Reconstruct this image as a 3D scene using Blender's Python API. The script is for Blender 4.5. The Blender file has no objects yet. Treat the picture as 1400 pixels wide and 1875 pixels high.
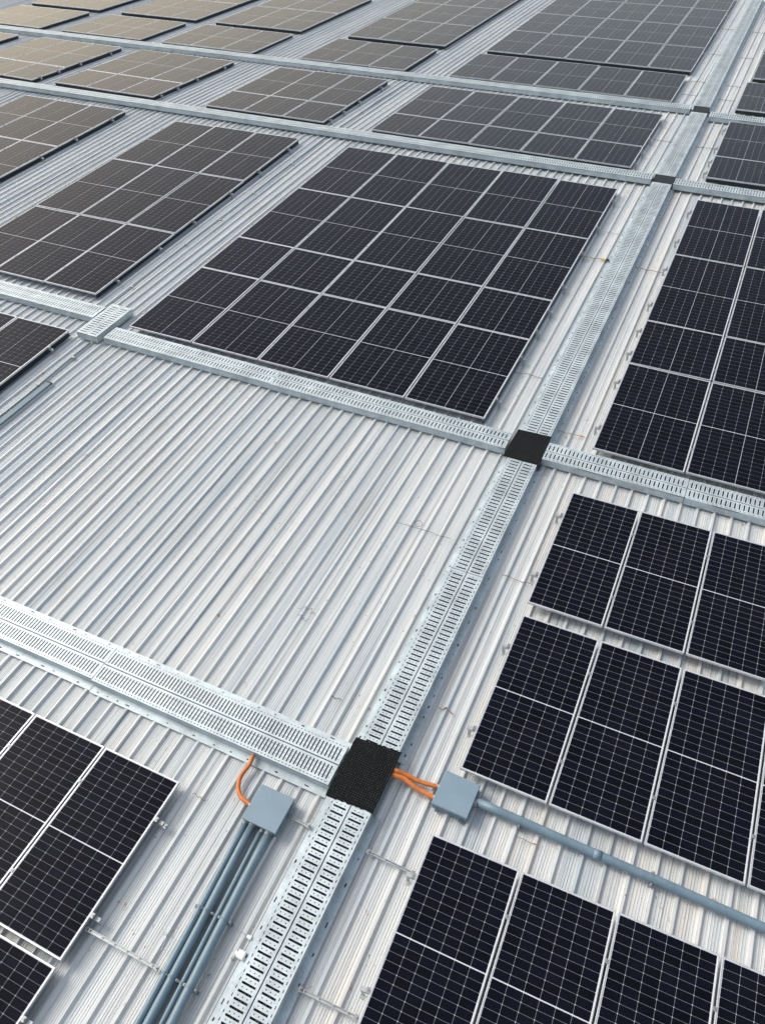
import bpy, math, random
from mathutils import Matrix, Vector
random.seed(7)
R = math.radians
S = bpy.context.scene
COL = S.collection

# ------------------------------------------------------------------ camera
CAM = (11.67022, -11.12753, 9.36218)
ROT = ((0.90665114, -0.28405789, 0.3119212),
       (0.42092718, 0.65877258, -0.62356956),
       (-0.02835528, 0.69665616, 0.71684459))
cd = bpy.data.cameras.new('camera')
cd.sensor_fit = 'VERTICAL'
cd.sensor_height = 24.0
cd.lens = 1427.22 / 1875 * 24.0
cd.clip_start = 0.05
cd.clip_end = 1000
cam = bpy.data.objects.new('camera', cd)
COL.objects.link(cam)
m = Matrix(ROT).to_4x4()
m.translation = CAM
cam.matrix_world = m
S.camera = cam

# ------------------------------------------------------------------ light
SUN_EL, SUN_AZ = R(42), math.atan2(0.10, -0.99)      # direction towards the sun, angle from +X
w = bpy.data.worlds.new('World')
S.world = w
w.use_nodes = True
nt = w.node_tree
bg = nt.nodes['Background']
sky = nt.nodes.new('ShaderNodeTexSky')
sky.sky_type = 'NISHITA'
sky.sun_disc = False
sky.sun_elevation = SUN_EL
sky.sun_rotation = math.pi / 2 - SUN_AZ
sky.air_density = 1.0
sky.dust_density = 4.0
sky.ozone_density = 1.0
hs = nt.nodes.new('ShaderNodeHueSaturation')      # thin high cloud: the sky is paler than clear air
hs.inputs['Saturation'].default_value = 0.55
nt.links.new(sky.outputs[0], hs.inputs['Color'])
# a band of warm haze low in the sky, strongest towards the far left of the roof
tcw = nt.nodes.new('ShaderNodeTexCoord')
dotn = nt.nodes.new('ShaderNodeVectorMath')
dotn.operation = 'DOT_PRODUCT'
nt.links.new(tcw.outputs['Generated'], dotn.inputs[0])
dotn.inputs[1].default_value = (-0.86, 0.50, 0.0)
az = nt.nodes.new('ShaderNodeMapRange')
az.interpolation_type = 'SMOOTHSTEP'
nt.links.new(dotn.outputs['Value'], az.inputs[0])
az.inputs[1].default_value = 0.62
az.inputs[2].default_value = 1.0
sepw = nt.nodes.new('ShaderNodeSeparateXYZ')
nt.links.new(tcw.outputs['Generated'], sepw.inputs[0])
elv = nt.nodes.new('ShaderNodeMapRange')
elv.interpolation_type = 'SMOOTHSTEP'
nt.links.new(sepw.outputs['Z'], elv.inputs[0])
elv.inputs[1].default_value = 0.60
elv.inputs[2].default_value = 0.15
mf = nt.nodes.new('ShaderNodeMath')
mf.operation = 'MULTIPLY'
nt.links.new(az.outputs[0], mf.inputs[0])
nt.links.new(elv.outputs[0], mf.inputs[1])
warm = nt.nodes.new('ShaderNodeMix')
warm.data_type = 'RGBA'
warm.blend_type = 'MULTIPLY'
nt.links.new(mf.outputs[0], warm.inputs[0])
nt.links.new(hs.outputs[0], warm.inputs[6])
warm.inputs[7].default_value = (1.56, 1.36, 1.06, 1)
nt.links.new(warm.outputs[2], bg.inputs[0])
bg.inputs[1].default_value = 0.135
sd = bpy.data.lights.new('sun', 'SUN')
sd.energy = 1.1
sd.angle = R(24)
sd.color = (1.0, 0.95, 0.88)
sun = bpy.data.objects.new('sun', sd)
COL.objects.link(sun)
sdir = Vector((math.cos(SUN_EL) * math.cos(SUN_AZ), math.cos(SUN_EL) * math.sin(SUN_AZ), math.sin(SUN_EL)))
sun.rotation_euler = sdir.to_track_quat('Z', 'Y').to_euler()
sun.location = (-10, 10, 20)
S.view_settings.view_transform = 'Standard'
S.view_settings.look = 'None'
S.view_settings.exposure = 0.57
S.view_settings.gamma = 1.0

# ------------------------------------------------------------------ geometry constants
K, VR = 0.04558, 12.3            # the roof falls away beyond the ridge at VR
ZR = -0.19                       # roof pan level (panel glass is level 0)
ZT = ZR + 0.040                  # rib top


def zr(v):
    return -K * max(0.0, v - VR)


def place(o, u, v, z=0.0, rot=0.0):
    tilt = v > 12.0
    t = Matrix.Translation((u, v, z - (K * (v - VR) if tilt else 0.0)))
    if tilt:
        t = t @ Matrix.Rotation(-math.atan(K), 4, 'X')
    o.matrix_world = t @ Matrix.Rotation(rot, 4, 'Z')


# ------------------------------------------------------------------ materials
def nodes(name):
    mt = bpy.data.materials.new(name)
    mt.use_nodes = True
    return mt, mt.node_tree, mt.node_tree.nodes['Principled BSDF']


def N(t, typ, **kw):
    n = t.nodes.new(typ)
    for k, v in kw.items():
        if k.startswith('i_'):
            n.inputs[int(k[2:])].default_value = v
        else:
            setattr(n, k, v)
    return n


def mth(t, op, a, b=None, c=None):
    n = t.nodes.new('ShaderNodeMath')
    n.operation = op
    for i, x in enumerate((a, b, c)):
        if x is None:
            continue
        if isinstance(x, (int, float)):
            n.inputs[i].default_value = x
        else:
            t.links.new(x, n.inputs[i])
    return n.outputs[0]


def mix(t, fac, a, b):
    n = t.nodes.new('ShaderNodeMix')
    n.data_type = 'RGBA'
    if isinstance(fac, (int, float)):
        n.inputs[0].default_value = fac
    else:
        t.links.new(fac, n.inputs[0])
    for i, x in ((6, a), (7, b)):
        if isinstance(x, tuple):
            n.inputs[i].default_value = (*x, 1) if len(x) == 3 else x
        else:
            t.links.new(x, n.inputs[i])
    return n.outputs[2]


def ramp(t, fac, lo, hi, a=0.0, b=1.0):
    n = t.nodes.new('ShaderNodeMapRange')
    t.links.new(fac, n.inputs[0])
    n.inputs[1].default_value = lo
    n.inputs[2].default_value = hi
    n.inputs[3].default_value = a
    n.inputs[4].default_value = b
    return n.outputs[0]


def noise(t, vec, scale, detail=3, rough=0.55, mapscale=None, loc=None):
    if mapscale or loc:
        mp = t.nodes.new('ShaderNodeMapping')
        t.links.new(vec, mp.inputs[0])
        if mapscale:
            mp.inputs['Scale'].default_value = mapscale
        if loc:
            mp.inputs['Location'].default_value = loc
        vec = mp.outputs[0]
    n = t.nodes.new('ShaderNodeTexNoise')
    n.inputs['Scale'].default_value = scale
    n.inputs['Detail'].default_value = detail
    n.inputs['Roughness'].default_value = rough
    t.links.new(vec, n.inputs['Vector'])
    return n.outputs[0]


def bump(t, bs, h, strength, dist):
    b = t.nodes.new('ShaderNodeBump')
    b.inputs['Strength'].default_value = strength
    b.inputs['Distance'].default_value = dist
    t.links.new(h, b.inputs['Height'])
    t.links.new(b.outputs[0], bs.inputs['Normal'])


def simple(name, col, rough=0.5, metal=0.0, var=0.12, scale=6.0, rvar=0.1, space='Object'):
    mt, t, bs = nodes(name)
    tc = t.nodes.new('ShaderNodeTexCoord')
    n1 = noise(t, tc.outputs[space], scale, 4)
    n2 = noise(t, tc.outputs[space], scale * 7, 3)
    f = mth(t, 'ADD', mth(t, 'MULTIPLY', n1, 0.65), mth(t, 'MULTIPLY', n2, 0.35))
    lo = tuple(c * (1 - var) for c in col)
    hi = tuple(min(1, c * (1 + var)) for c in col)
    t.links.new(mix(t, ramp(t, f, 0.3, 0.7), lo, hi), bs.inputs['Base Color'])
    t.links.new(ramp(t, n1, 0.3, 0.7, rough - rvar, rough + rvar), bs.inputs['Roughness'])
    bs.inputs['Metallic'].default_value = metal
    bump(t, bs, n2, 0.15, 0.002)
    return mt


def roof_material():
    mt, t, bs = nodes('coated_steel_roof')
    g = t.nodes.new('ShaderNodeNewGeometry')
    pos = g.outputs['Position']
    sx = t.nodes.new('ShaderNodeSeparateXYZ')
    t.links.new(pos, sx.inputs[0])
    # tone of every pan strip and every one metre sheet
    wn = N(t, 'ShaderNodeTexWhiteNoise', noise_dimensions='1D')
    t.links.new(mth(t, 'FLOOR', mth(t, 'MULTIPLY', mth(t, 'ADD', sx.outputs[0], 0.13), 1 / 0.96)), wn.inputs['W'])
    wn2 = N(t, 'ShaderNodeTexWhiteNoise', noise_dimensions='1D')
    t.links.new(mth(t, 'FLOOR', mth(t, 'MULTIPLY', mth(t, 'ADD', sx.outputs[0], 0.07), 1 / 0.119)), wn2.inputs['W'])
    wob = noise(t, pos, 0.35, 2, 0.5)
    st1 = noise(t, pos, 1.0, 4, 0.6, mapscale=(14, 0.10, 1))
    st2 = noise(t, pos, 1.0, 3, 0.6, mapscale=(60, 0.14, 1), loc=(3, 7, 0))
    st3 = noise(t, pos, 1.0, 4, 0.6, mapscale=(4.5, 0.12, 1), loc=(9, 2, 0))
    st4 = noise(t, pos, 1.0, 2, 0.5, mapscale=(30, 0.08, 1), loc=(4, 1, 0))
    blot = noise(t, pos, 1.3, 6, 0.7, mapscale=(1, 0.45, 1), loc=(5, 1, 0))
    base = mix(t, wn.outputs['Value'], (0.49, 0.53, 0.54), (0.57, 0.59, 0.575))
    base = mix(t, mth(t, 'MULTIPLY', wn2.outputs['Value'], 0.5), base, (0.63, 0.655, 0.65))
    base = mix(t, ramp(t, st1, 0.42, 0.66, 0, 0.9), base, (0.70, 0.71, 0.69))
    base = mix(t, ramp(t, st3, 0.49, 0.66, 0, 0.75), base, (0.40, 0.46, 0.50))
    base = mix(t, ramp(t, st2, 0.54, 0.68, 0, 0.8), base, (0.30, 0.32, 0.33))
    base = mix(t, ramp(t, st4, 0.64, 0.70, 0, 0.7), base, (0.22, 0.25, 0.27))
    base = mix(t, ramp(t, blot, 0.56, 0.74, 0, 0.35), base, (0.43, 0.40, 0.35))
    # warm light on rib sides, painted as cream streaks growing to the right
    crm = noise(t, pos, 1.0, 3, 0.5, mapscale=(7, 0.35, 1), loc=(1, 4, 0))
    right = ramp(t, sx.outputs[0], 7.5, 11.5)
    base = mix(t, mth(t, 'MULTIPLY', ramp(t, crm, 0.5, 0.68), mth(t, 'MULTIPLY', right, 0.55)), base, (0.66, 0.60, 0.52))
    # specks of dirt and a little rust
    sp = noise(t, pos, 22, 2, 0.5, mapscale=(1, 0.55, 1))
    spm = noise(t, pos, 0.8, 2, 0.5, loc=(11, 3, 0))
    spot = mth(t, 'MULTIPLY', ramp(t, sp, 0.69, 0.74), ramp(t, spm, 0.45, 0.58))
    base = mix(t, mth(t, 'MULTIPLY', spot, 0.75), base, (0.16, 0.14, 0.12))
    ru = noise(t, pos, 9, 3, 0.6, mapscale=(1, 0.7, 1), loc=(2, 8, 0))
    base = mix(t, mth(t, 'MULTIPLY', ramp(t, ru, 0.69, 0.76), 0.7), base, (0.34, 0.16, 0.08))
    t.links.new(base, bs.inputs['Base Color'])
    t.links.new(ramp(t, st1, 0.3, 0.7, 0.45, 0.65), bs.inputs['Roughness'])
    bs.inputs['Metallic'].default_value = 0.10
    bs.inputs['Specular IOR Level'].default_value = 0.35
    h = mth(t, 'ADD', noise(t, pos, 1.0, 2, 0.5, mapscale=(3.5, 0.7, 1)), mth(t, 'MULTIPLY', st2, 0.12))
    bump(t, bs, h, 0.3, 0.012)
    return mt


def galv_material(name, tint=(0.60, 0.65, 0.66), metal=0.35, dots=False):
    mt, t, bs = nodes(name)
    tc = t.nodes.new('ShaderNodeTexCoord')
    g = t.nodes.new('ShaderNodeNewGeometry')
    pos = g.outputs['Position']
    vo = N(t, 'ShaderNodeTexVoronoi')
    vo.inputs['Scale'].default_value = 30
    t.links.new(pos, vo.inputs['Vector'])
    n1 = noise(t, pos, 2.2, 5, 0.65)
    lo = tuple(c * 0.66 for c in tint)
    hi = tuple(min(1, c * 1.12) for c in tint)
    c = mix(t, ramp(t, n1, 0.3, 0.7), lo, hi)
    sep = t.nodes.new('ShaderNodeSeparateColor')
    t.links.new(vo.outputs['Color'], sep.inputs[0])
    c = mix(t, mth(t, 'MULTIPLY', sep.outputs[0], 0.22), c, (0.78, 0.8, 0.8))
    n3 = noise(t, pos, 14, 3, 0.6)
    c = mix(t, ramp(t, n3, 0.62, 0.75, 0, 0.4), c, (0.25, 0.3, 0.32))
    t.links.new(c, bs.inputs['Base Color'])
    bs.inputs['Metallic'].default_value = metal
    t.links.new(ramp(t, n1, 0.3, 0.7, 0.38, 0.58), bs.inputs['Roughness'])
    bump(t, bs, n3, 0.15, 0.002)
    return mt


def cell_material(name, cw, ch, mid, line=(0.42, 0.44, 0.48), tint=(0.0016, 0.0020, 0.0052)):
    mt, t, bs = nodes(name)
    uv = t.nodes.new('ShaderNodeUVMap')
    s = t.nodes.new('ShaderNodeSeparateXYZ')
    t.links.new(uv.outputs[0], s.inputs[0])

    def edge(x, size):
        f = mth(t, 'FRACT', x)
        return mth(t, 'MULTIPLY', mth(t, 'MINIMUM', f, mth(t, 'SUBTRACT', 1.0, f)), size)
    dx, dy = edge(s.outputs[0], cw), edge(s.outputs[1], ch)
    lx = ramp(t, dx, 0.0021, 0.0012)
    ly = ramp(t, dy, 0.0019, 0.0010)
    dia = ramp(t, mth(t, 'ADD', dx, dy), 0.0095, 0.0070)
    # fine busbars
    fb = edge(mth(t, 'MULTIPLY', s.outputs[0], 10.0), cw / 10)
    bb = mth(t, 'MULTIPLY', ramp(t, fb, 0.0007, 0.0004), 0.07)
    ly = mth(t, 'MULTIPLY', ly, 0.36 if mid else 0.5)
    lx = mth(t, 'MULTIPLY', lx, 0.55 if mid else 0.6)
    l = mth(t, 'MAXIMUM', mth(t, 'MAXIMUM', lx, ly), mth(t, 'MAXIMUM', dia, bb))
    if mid:
        dm = edge(mth(t, 'DIVIDE', s.outputs[0], mid), cw * mid)
        l = mth(t, 'MAXIMUM', l, ramp(t, dm, 0.0045, 0.003))
    oi = t.nodes.new('ShaderNodeObjectInfo')
    wn = N(t, 'ShaderNodeTexWhiteNoise', noise_dimensions='3D')
    cmb = t.nodes.new('ShaderNodeCombineXYZ')
    t.links.new(mth(t, 'FLOOR', s.outputs[0]), cmb.inputs[0])
    t.links.new(mth(t, 'FLOOR', s.outputs[1]), cmb.inputs[1])
    t.links.new(mth(t, 'MULTIPLY', oi.outputs['Random'], 50), cmb.inputs[2])
    t.links.new(cmb.outputs[0], wn.inputs['Vector'])
    cell = mix(t, wn.outputs['Value'], tint, tuple(c * 1.9 for c in tint))
    g = t.nodes.new('ShaderNodeNewGeometry')
    dn = noise(t, g.outputs['Position'], 1.6, 5, 0.65)
    cell = mix(t, ramp(t, dn, 0.45, 0.8, 0, 0.005), cell, (0.5, 0.46, 0.4))
    t.links.new(mix(t, l, cell, line), bs.inputs['Base Color'])
    t.links.new(ramp(t, dn, 0.3, 0.7, 0.05, 0.13), bs.inputs['Roughness'])
    bs.inputs['IOR'].default_value = 1.16
    h = noise(t, g.outputs['Position'], 1.1, 2, 0.5)
    bump(t, bs, h, 0.06, 0.02)
    return mt


M = {}
M['roof'] = roof_material()
M['galv'] = galv_material('galvanised_steel', (0.50, 0.585, 0.61), 0.3)
M['galv_side'] = galv_material('galvanised_steel_folded', (0.46, 0.54, 0.57), 0.35)
M['alu'] = simple('anodised_aluminium', (0.62, 0.64, 0.66), 0.38, 0.5, 0.08)
M['strut'] = simple('zinc_strut', (0.44, 0.47, 0.47), 0.42, 0.4, 0.15)
M['shade_strip'] = simple('dark_gap_shade', (0.008, 0.016, 0.024), 0.6, 0, 0.2)  # colour of the shade below panel edges, for added strips
M['shade_strip_grey'] = simple('grey_gap_shade', (0.07, 0.11, 0.125), 0.55, 0.1, 0.2)  # paler gap shade colour, for the strip added at the central array
M['back'] = simple('backsheet_under_glass', (0.55, 0.57, 0.60), 0.18, 0.0, 0.04)
M['cellbig'] = cell_material('cells_of_wide_panels', 0.2, 0.13, 4)
M['cellsmall'] = cell_material('cells_of_narrow_panels', 0.187, 0.1, 0)
M['cable'] = simple('black_cable_jacket', (0.012, 0.012, 0.014), 0.6, 0, 0.2)
M['pipe'] = simple('blue_grey_conduit_paint', (0.14, 0.21, 0.255), 0.45, 0, 0.2, 3)
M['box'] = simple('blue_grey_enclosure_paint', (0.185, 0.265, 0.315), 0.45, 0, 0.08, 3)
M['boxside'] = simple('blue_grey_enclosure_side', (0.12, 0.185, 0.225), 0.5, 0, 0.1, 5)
M['orange'] = simple('orange_conduit_plastic', (0.56, 0.17, 0.04), 0.6, 0, 0.3, 12)
M['plate'] = simple('grey_cover_plate', (0.018, 0.024, 0.029), 0.85, 0.1, 0.15)
M['rust'] = simple('rusty_wire', (0.24, 0.15, 0.09), 0.8, 0, 0.35, 20)
M['dark'] = simple('dark_rubber_and_hole_shade', (0.02, 0.02, 0.022), 0.7, 0, 0.2)  # rubber parts; also the painted shade of the flange holes
M['white'] = simple('white_plastic', (0.72, 0.72, 0.70), 0.5, 0, 0.06)
M['yellow'] = simple('faded_yellow_tape', (0.50, 0.36, 0.10), 0.7, 0, 0.2, 20)
M['bolt'] = simple('zinc_bolt', (0.33, 0.34, 0.35), 0.5, 0.6, 0.15)


def mat_material():
    mt, t, bs = nodes('black_grid_rubber')
    tc = t.nodes.new('ShaderNodeTexCoord')
    s = t.nodes.new('ShaderNodeSeparateXYZ')
    t.links.new(tc.outputs['Object'], s.inputs[0])

    def cell(x):
        f = mth(t, 'FRACT', mth(t, 'MULTIPLY', x, 1 / 0.031))
        return mth(t, 'ABSOLUTE', mth(t, 'SUBTRACT', f, 0.5))
    a, b = cell(s.outputs[0]), cell(s.outputs[1])
    hole = mth(t, 'MULTIPLY', ramp(t, a, 0.20, 0.15), ramp(t, b, 0.20, 0.15))
    n = noise(t, tc.outputs['Object'], 6, 4)
    rib = mix(t, n, (0.002, 0.0025, 0.003), (0.006, 0.007, 0.008))
    hol = mix(t, ramp(t, noise(t, tc.outputs['Object'], 70, 2), 0.42, 0.62), (0.008, 0.009, 0.01), (0.075, 0.09, 0.09))
    t.links.new(mix(t, hole, rib, hol), bs.inputs['Base Color'])
    bs.inputs['Roughness'].default_value = 0.85
    bs.inputs['Specular IOR Level'].default_value = 0.15
    bump(t, bs, mth(t, 'SUBTRACT', 1.0, hole), 0.7, 0.006)
    return mt


M['mat'] = mat_material()


# ------------------------------------------------------------------ mesh builder
class MB:
    def __init__(s):
        s.v, s.f, s.m, s.uv, s.sm = [], [], [], {}, []

    def quad(s, p, mi=0, uv=None, smooth=False):
        b = len(s.v)
        s.v += [tuple(x) for x in p]
        s.f.append(tuple(range(b, b + len(p))))
        s.m.append(mi)
        s.sm.append(smooth)
        if uv:
            s.uv[len(s.f) - 1] = uv

    def box(s, x0, x1, y0, y1, z0, z1, mi=0, bev=0.0, T=None):
        if bev <= 0:
            P = [(x0, y0, z0), (x1, y0, z0), (x1, y1, z0), (x0, y1, z0), (x0, y0, z1), (x1, y0, z1), (x1, y1, z1), (x0, y1, z1)]
            F = [(0, 3, 2, 1), (4, 5, 6, 7), (0, 1, 5, 4), (1, 2, 6, 5), (2, 3, 7, 6), (3, 0, 4, 7)]
        else:
            e = bev
            lo = [(x0, y0), (x1, y0), (x1, y1), (x0, y1)]
            hi = [(x0 + e, y0 + e), (x1 - e, y0 + e), (x1 - e, y1 - e), (x0 + e, y1 - e)]
            P = [(*q, z0) for q in lo] + [(*q, z1 - e) for q in lo] + [(*q, z1) for q in hi]
            F = [(0, 3, 2, 1), (8, 9, 10, 11)]
            for i in range(4):
                j = (i + 1) % 4
                F += [(i, j, 4 + j, 4 + i), (4 + i, 4 + j, 8 + j, 8 + i)]
        if T:
            P = [tuple(T @ Vector(q)) for q in P]
        b = len(s.v)
        s.v += P
        for f in F:
            s.f.append(tuple(b + i for i in f))
            s.m.append(mi)
            s.sm.append(False)

    def tube(s, pts, r, seg=10, mi=0, cap=True, rr=None):
        pts = [Vector(p) for p in pts]
        n = len(pts)
        b = len(s.v)
        up = Vector((0, 0, 1))
        for i, p in enumerate(pts):
            d = (pts[min(i + 1, n - 1)] - pts[max(i - 1, 0)]).normalized()
            ref = up if abs(d.z) < 0.9 else Vector((1, 0, 0))
            a = d.cross(ref).normalized()
            c = a.cross(d).normalized()
            q = rr[i] if rr else r
            for k in range(seg):
                t = 2 * math.pi * k / seg
                s.v.append(tuple(p + a * (q * math.cos(t)) + c * (q * math.sin(t))))
        for i in range(n - 1):
            for k in range(seg):
                k2 = (k + 1) % seg
                s.f.append((b + i * seg + k, b + i * seg + k2, b + (i + 1) * seg + k2, b + (i + 1) * seg + k))
                s.m.append(mi)
                s.sm.append(True)
        if cap:
            s.f.append(tuple(b + k for k in range(seg - 1, -1, -1)))
            s.f.append(tuple(b + (n - 1) * seg + k for k in range(seg)))
            s.m += [mi, mi]
            s.sm += [False, False]

    def mesh(s, name, mats):
        me = bpy.data.meshes.new(name)
        me.from_pydata(s.v, [], s.f)
        for x in mats:
            me.materials.append(x)
        me.polygons.foreach_set('material_index', s.m)
        me.polygons.foreach_set('use_smooth', s.sm)
        if s.uv:
            ul = me.uv_layers.new(name='UVMap')
            for fi, uv in s.uv.items():
                p = me.polygons[fi]
                for li, c in zip(p.loop_indices, uv):
                    ul.data[li].uv = c
        me.update()
        return me

    def build(s, name, mats, parent=None):
        o = bpy.data.objects.new(name, s.mesh(name, mats if isinstance(mats, list) else [mats]))
        COL.objects.link(o)
        if parent:
            o.parent = parent
        return o


def tag(o, label, cat, group=None):
    o['label'] = label
    o['category'] = cat
    if group:
        o['group'] = group
    return o


def thing(name, label, cat, group=None):
    o = bpy.data.objects.new(name, None)
    o.empty_display_size = 0.1
    COL.objects.link(o)
    return tag(o, label, cat, group)


def part(name, me, parent):
    o = bpy.data.objects.new(name, me)
    COL.objects.link(o)
    o.parent = parent
    return o


# ------------------------------------------------------------------ roof
def build_roof():
    ribs = []
    u = 8.65
    k = 0
    while u > -62:
        ribs.append(u)
        u -= 0.27 if k < 4 else 0.238
        k += 1
    ribs += [8.915, 9.18, 9.45, 9.71, 9.925]
    u = 10.20
    while u < 34:
        ribs.append(u)
        u += 0.274
    ribs.sort()
    prof = [(-63.0, ZR)]
    for i, c in enumerate(ribs):
        # c is the middle of the right hand face of the rib
        nxt = ribs[i + 1] if i + 1 < len(ribs) else c + 0.27
        prof += [(c - 0.051, ZR), (c - 0.045, ZT), (c - 0.011, ZT), (c + 0.017, ZR)]
        w0, w1 = c + 0.017, nxt - 0.051
        L = w1 - w0
        if L > 0.1:
            for q in (0.18, 0.36, 0.52, 0.68, 0.84):
                x = w0 + L * q
                prof += [(x - 0.005, ZR), (x - 0.002, ZR + 0.005), (x + 0.001, ZR + 0.005), (x + 0.004, ZR)]
    prof.append((34.5, ZR))
    st = [-24, -12, 0, 6, VR, 20, 30, 45, 70]
    b = MB()
    n = len(prof)
    for v in st:
        b.v += [(x, v, z + zr(v)) for x, z in prof]
    for j in range(len(st) - 1):
        for i in range(n - 1):
            b.f.append((j * n + i, j * n + i + 1, (j + 1) * n + i + 1, (j + 1) * n + i))
            b.m.append(0)
            b.sm.append(False)
    o = b.build('roof', M['roof'])
    o['kind'] = 'structure'
    o['label'] = 'pale ribbed metal roof sheeting'


build_roof()

# ------------------------------------------------------------------ solar panels
FR_H = 0.04


def frame_mesh(w_, L):
    b = MB()
    t = 0.0145
    z0, z1 = -FR_H, 0.0
    b.box(0, w_, 0, t, z0, z1, 0, 0.0015)
    b.box(0, w_, L - t, L, z0, z1, 0, 0.0015)
    b.box(0, t, t, L - t, z0, z1 - 0.0004, 0, 0.0015)
    b.box(w_ - t, w_, t, L - t, z0, z1 - 0.0004, 0, 0.0015)
    return b.mesh('frame', [M['alu']])


def glass_mesh(w_, L, nc, nr, halves, mat):
    b = MB()
    t, mg, cs = 0.0145, 0.008, 0.006
    z = -0.004
    xs = [t, t + mg, w_ - t - mg, w_ - t]
    if halves == 2:
        mid = L / 2
        ys = [t, t + mg, mid - cs, mid + cs, L - t - mg, L - t]
        cellrow = {1: nr, 3: nr}
    else:
        ys = [t, t + mg, L - t - mg, L - t]
        cellrow = {1: nr}
    for j in range(len(ys) - 1):
        for i in range(3):
            p = [(xs[i], ys[j], z), (xs[i + 1], ys[j], z), (xs[i + 1], ys[j + 1], z), (xs[i], ys[j + 1], z)]
            if i == 1 and j in cellrow:
                n = cellrow[j]
                b.quad(p, 0, [(0, 0), (nc, 0), (nc, n), (0, n)])
            else:
                b.quad(p, 1, [(0, 0)] * 4)
    zb = -0.012
    b.quad([(t, t, zb), (t, L - t, zb), (w_ - t, L - t, zb), (w_ - t, t, zb)], 1, [(0, 0)] * 4)
    return b.mesh('cell_glass', [mat, M['back']])


CACHE = {}
ORD = ['first', 'second', 'third', 'fourth', 'fifth', 'sixth']


def panel_parts(w_, L, halves, small):
    key = (round(w_, 3), round(L, 3), halves, small)
    if key not in CACHE:
        mat = M['cellsmall'] if small else M['cellbig']
        CACHE[key] = (frame_mesh(w_, L), glass_mesh(w_, L, 6 if small else 8, 12, halves, mat))
    return CACHE[key]


def rail(label, L, group, feet=True, first_clamp=True, last_clamp=True, cols=()):
    """rail running along its own x from 0 to L, top at z = -FR_H"""
    t = thing('mounting_rail', label, 'mounting rail', group)
    b = MB()
    z1 = -FR_H
    b.box(0, L, -0.021, 0.021, z1 - 0.045, z1 - 0.004)
    b.box(0, L, -0.021, -0.008, z1 - 0.004, z1)
    b.box(0, L, 0.008, 0.021, z1 - 0.004, z1)
    b.build('rail_profile', M['strut'], t)
    if feet:
        f = MB()
        n = max(2, int(L / 1.1) + 1)
        f.box(-0.02, 0.02, -0.027, -0.0215, ZT - 0.04, z1 - 0.01)
        f.box(-0.02, 0.02, -0.07, -0.027, ZT - 0.04, ZT - 0.034)
        if 'foot' not in CACHE:
            CACHE['foot'] = f.mesh('foot', [M['strut']])
        for i in range(n):
            part('foot', CACHE['foot'], t).location.x = 0.03 + (L - 0.06) * i / (n - 1)
    for x, on in ((0.10, first_clamp), (L - 0.10, last_clamp)):
        if on:
            c = MB()
            s_ = 1 if x < L / 2 else -1
            a, d = sorted((x - s_ * 0.002, x - s_ * 0.03))
            c.box(a, d, -0.03, 0.03, z1 + 0.001, z1 + FR_H + 0.004, 0, 0.003)
            c.box(a - 0.012 * (s_ < 0), d + 0.012 * (s_ > 0), -0.028, 0.028, 0.002, 0.006)
            c.tube([((a + d) / 2, 0, 0.004), ((a + d) / 2, 0, 0.016)], 0.009, 6)
            c.build('end_clamp', M['bolt'], t)
    if cols:
        c = MB()
        c.box(-0.020, 0.020, -0.022, 0.022, 0.0015, 0.006, 0, 0.001)
        c.tube([(0, 0, 0.006), (0, 0, 0.014)], 0.007, 6)
        if 'mid' not in CACHE:
            CACHE['mid'] = c.mesh('mid_clamp', [M['bolt']])
        for x in cols:
            part('mid_clamp', CACHE['mid'], t).location.x = x
    return t


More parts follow.
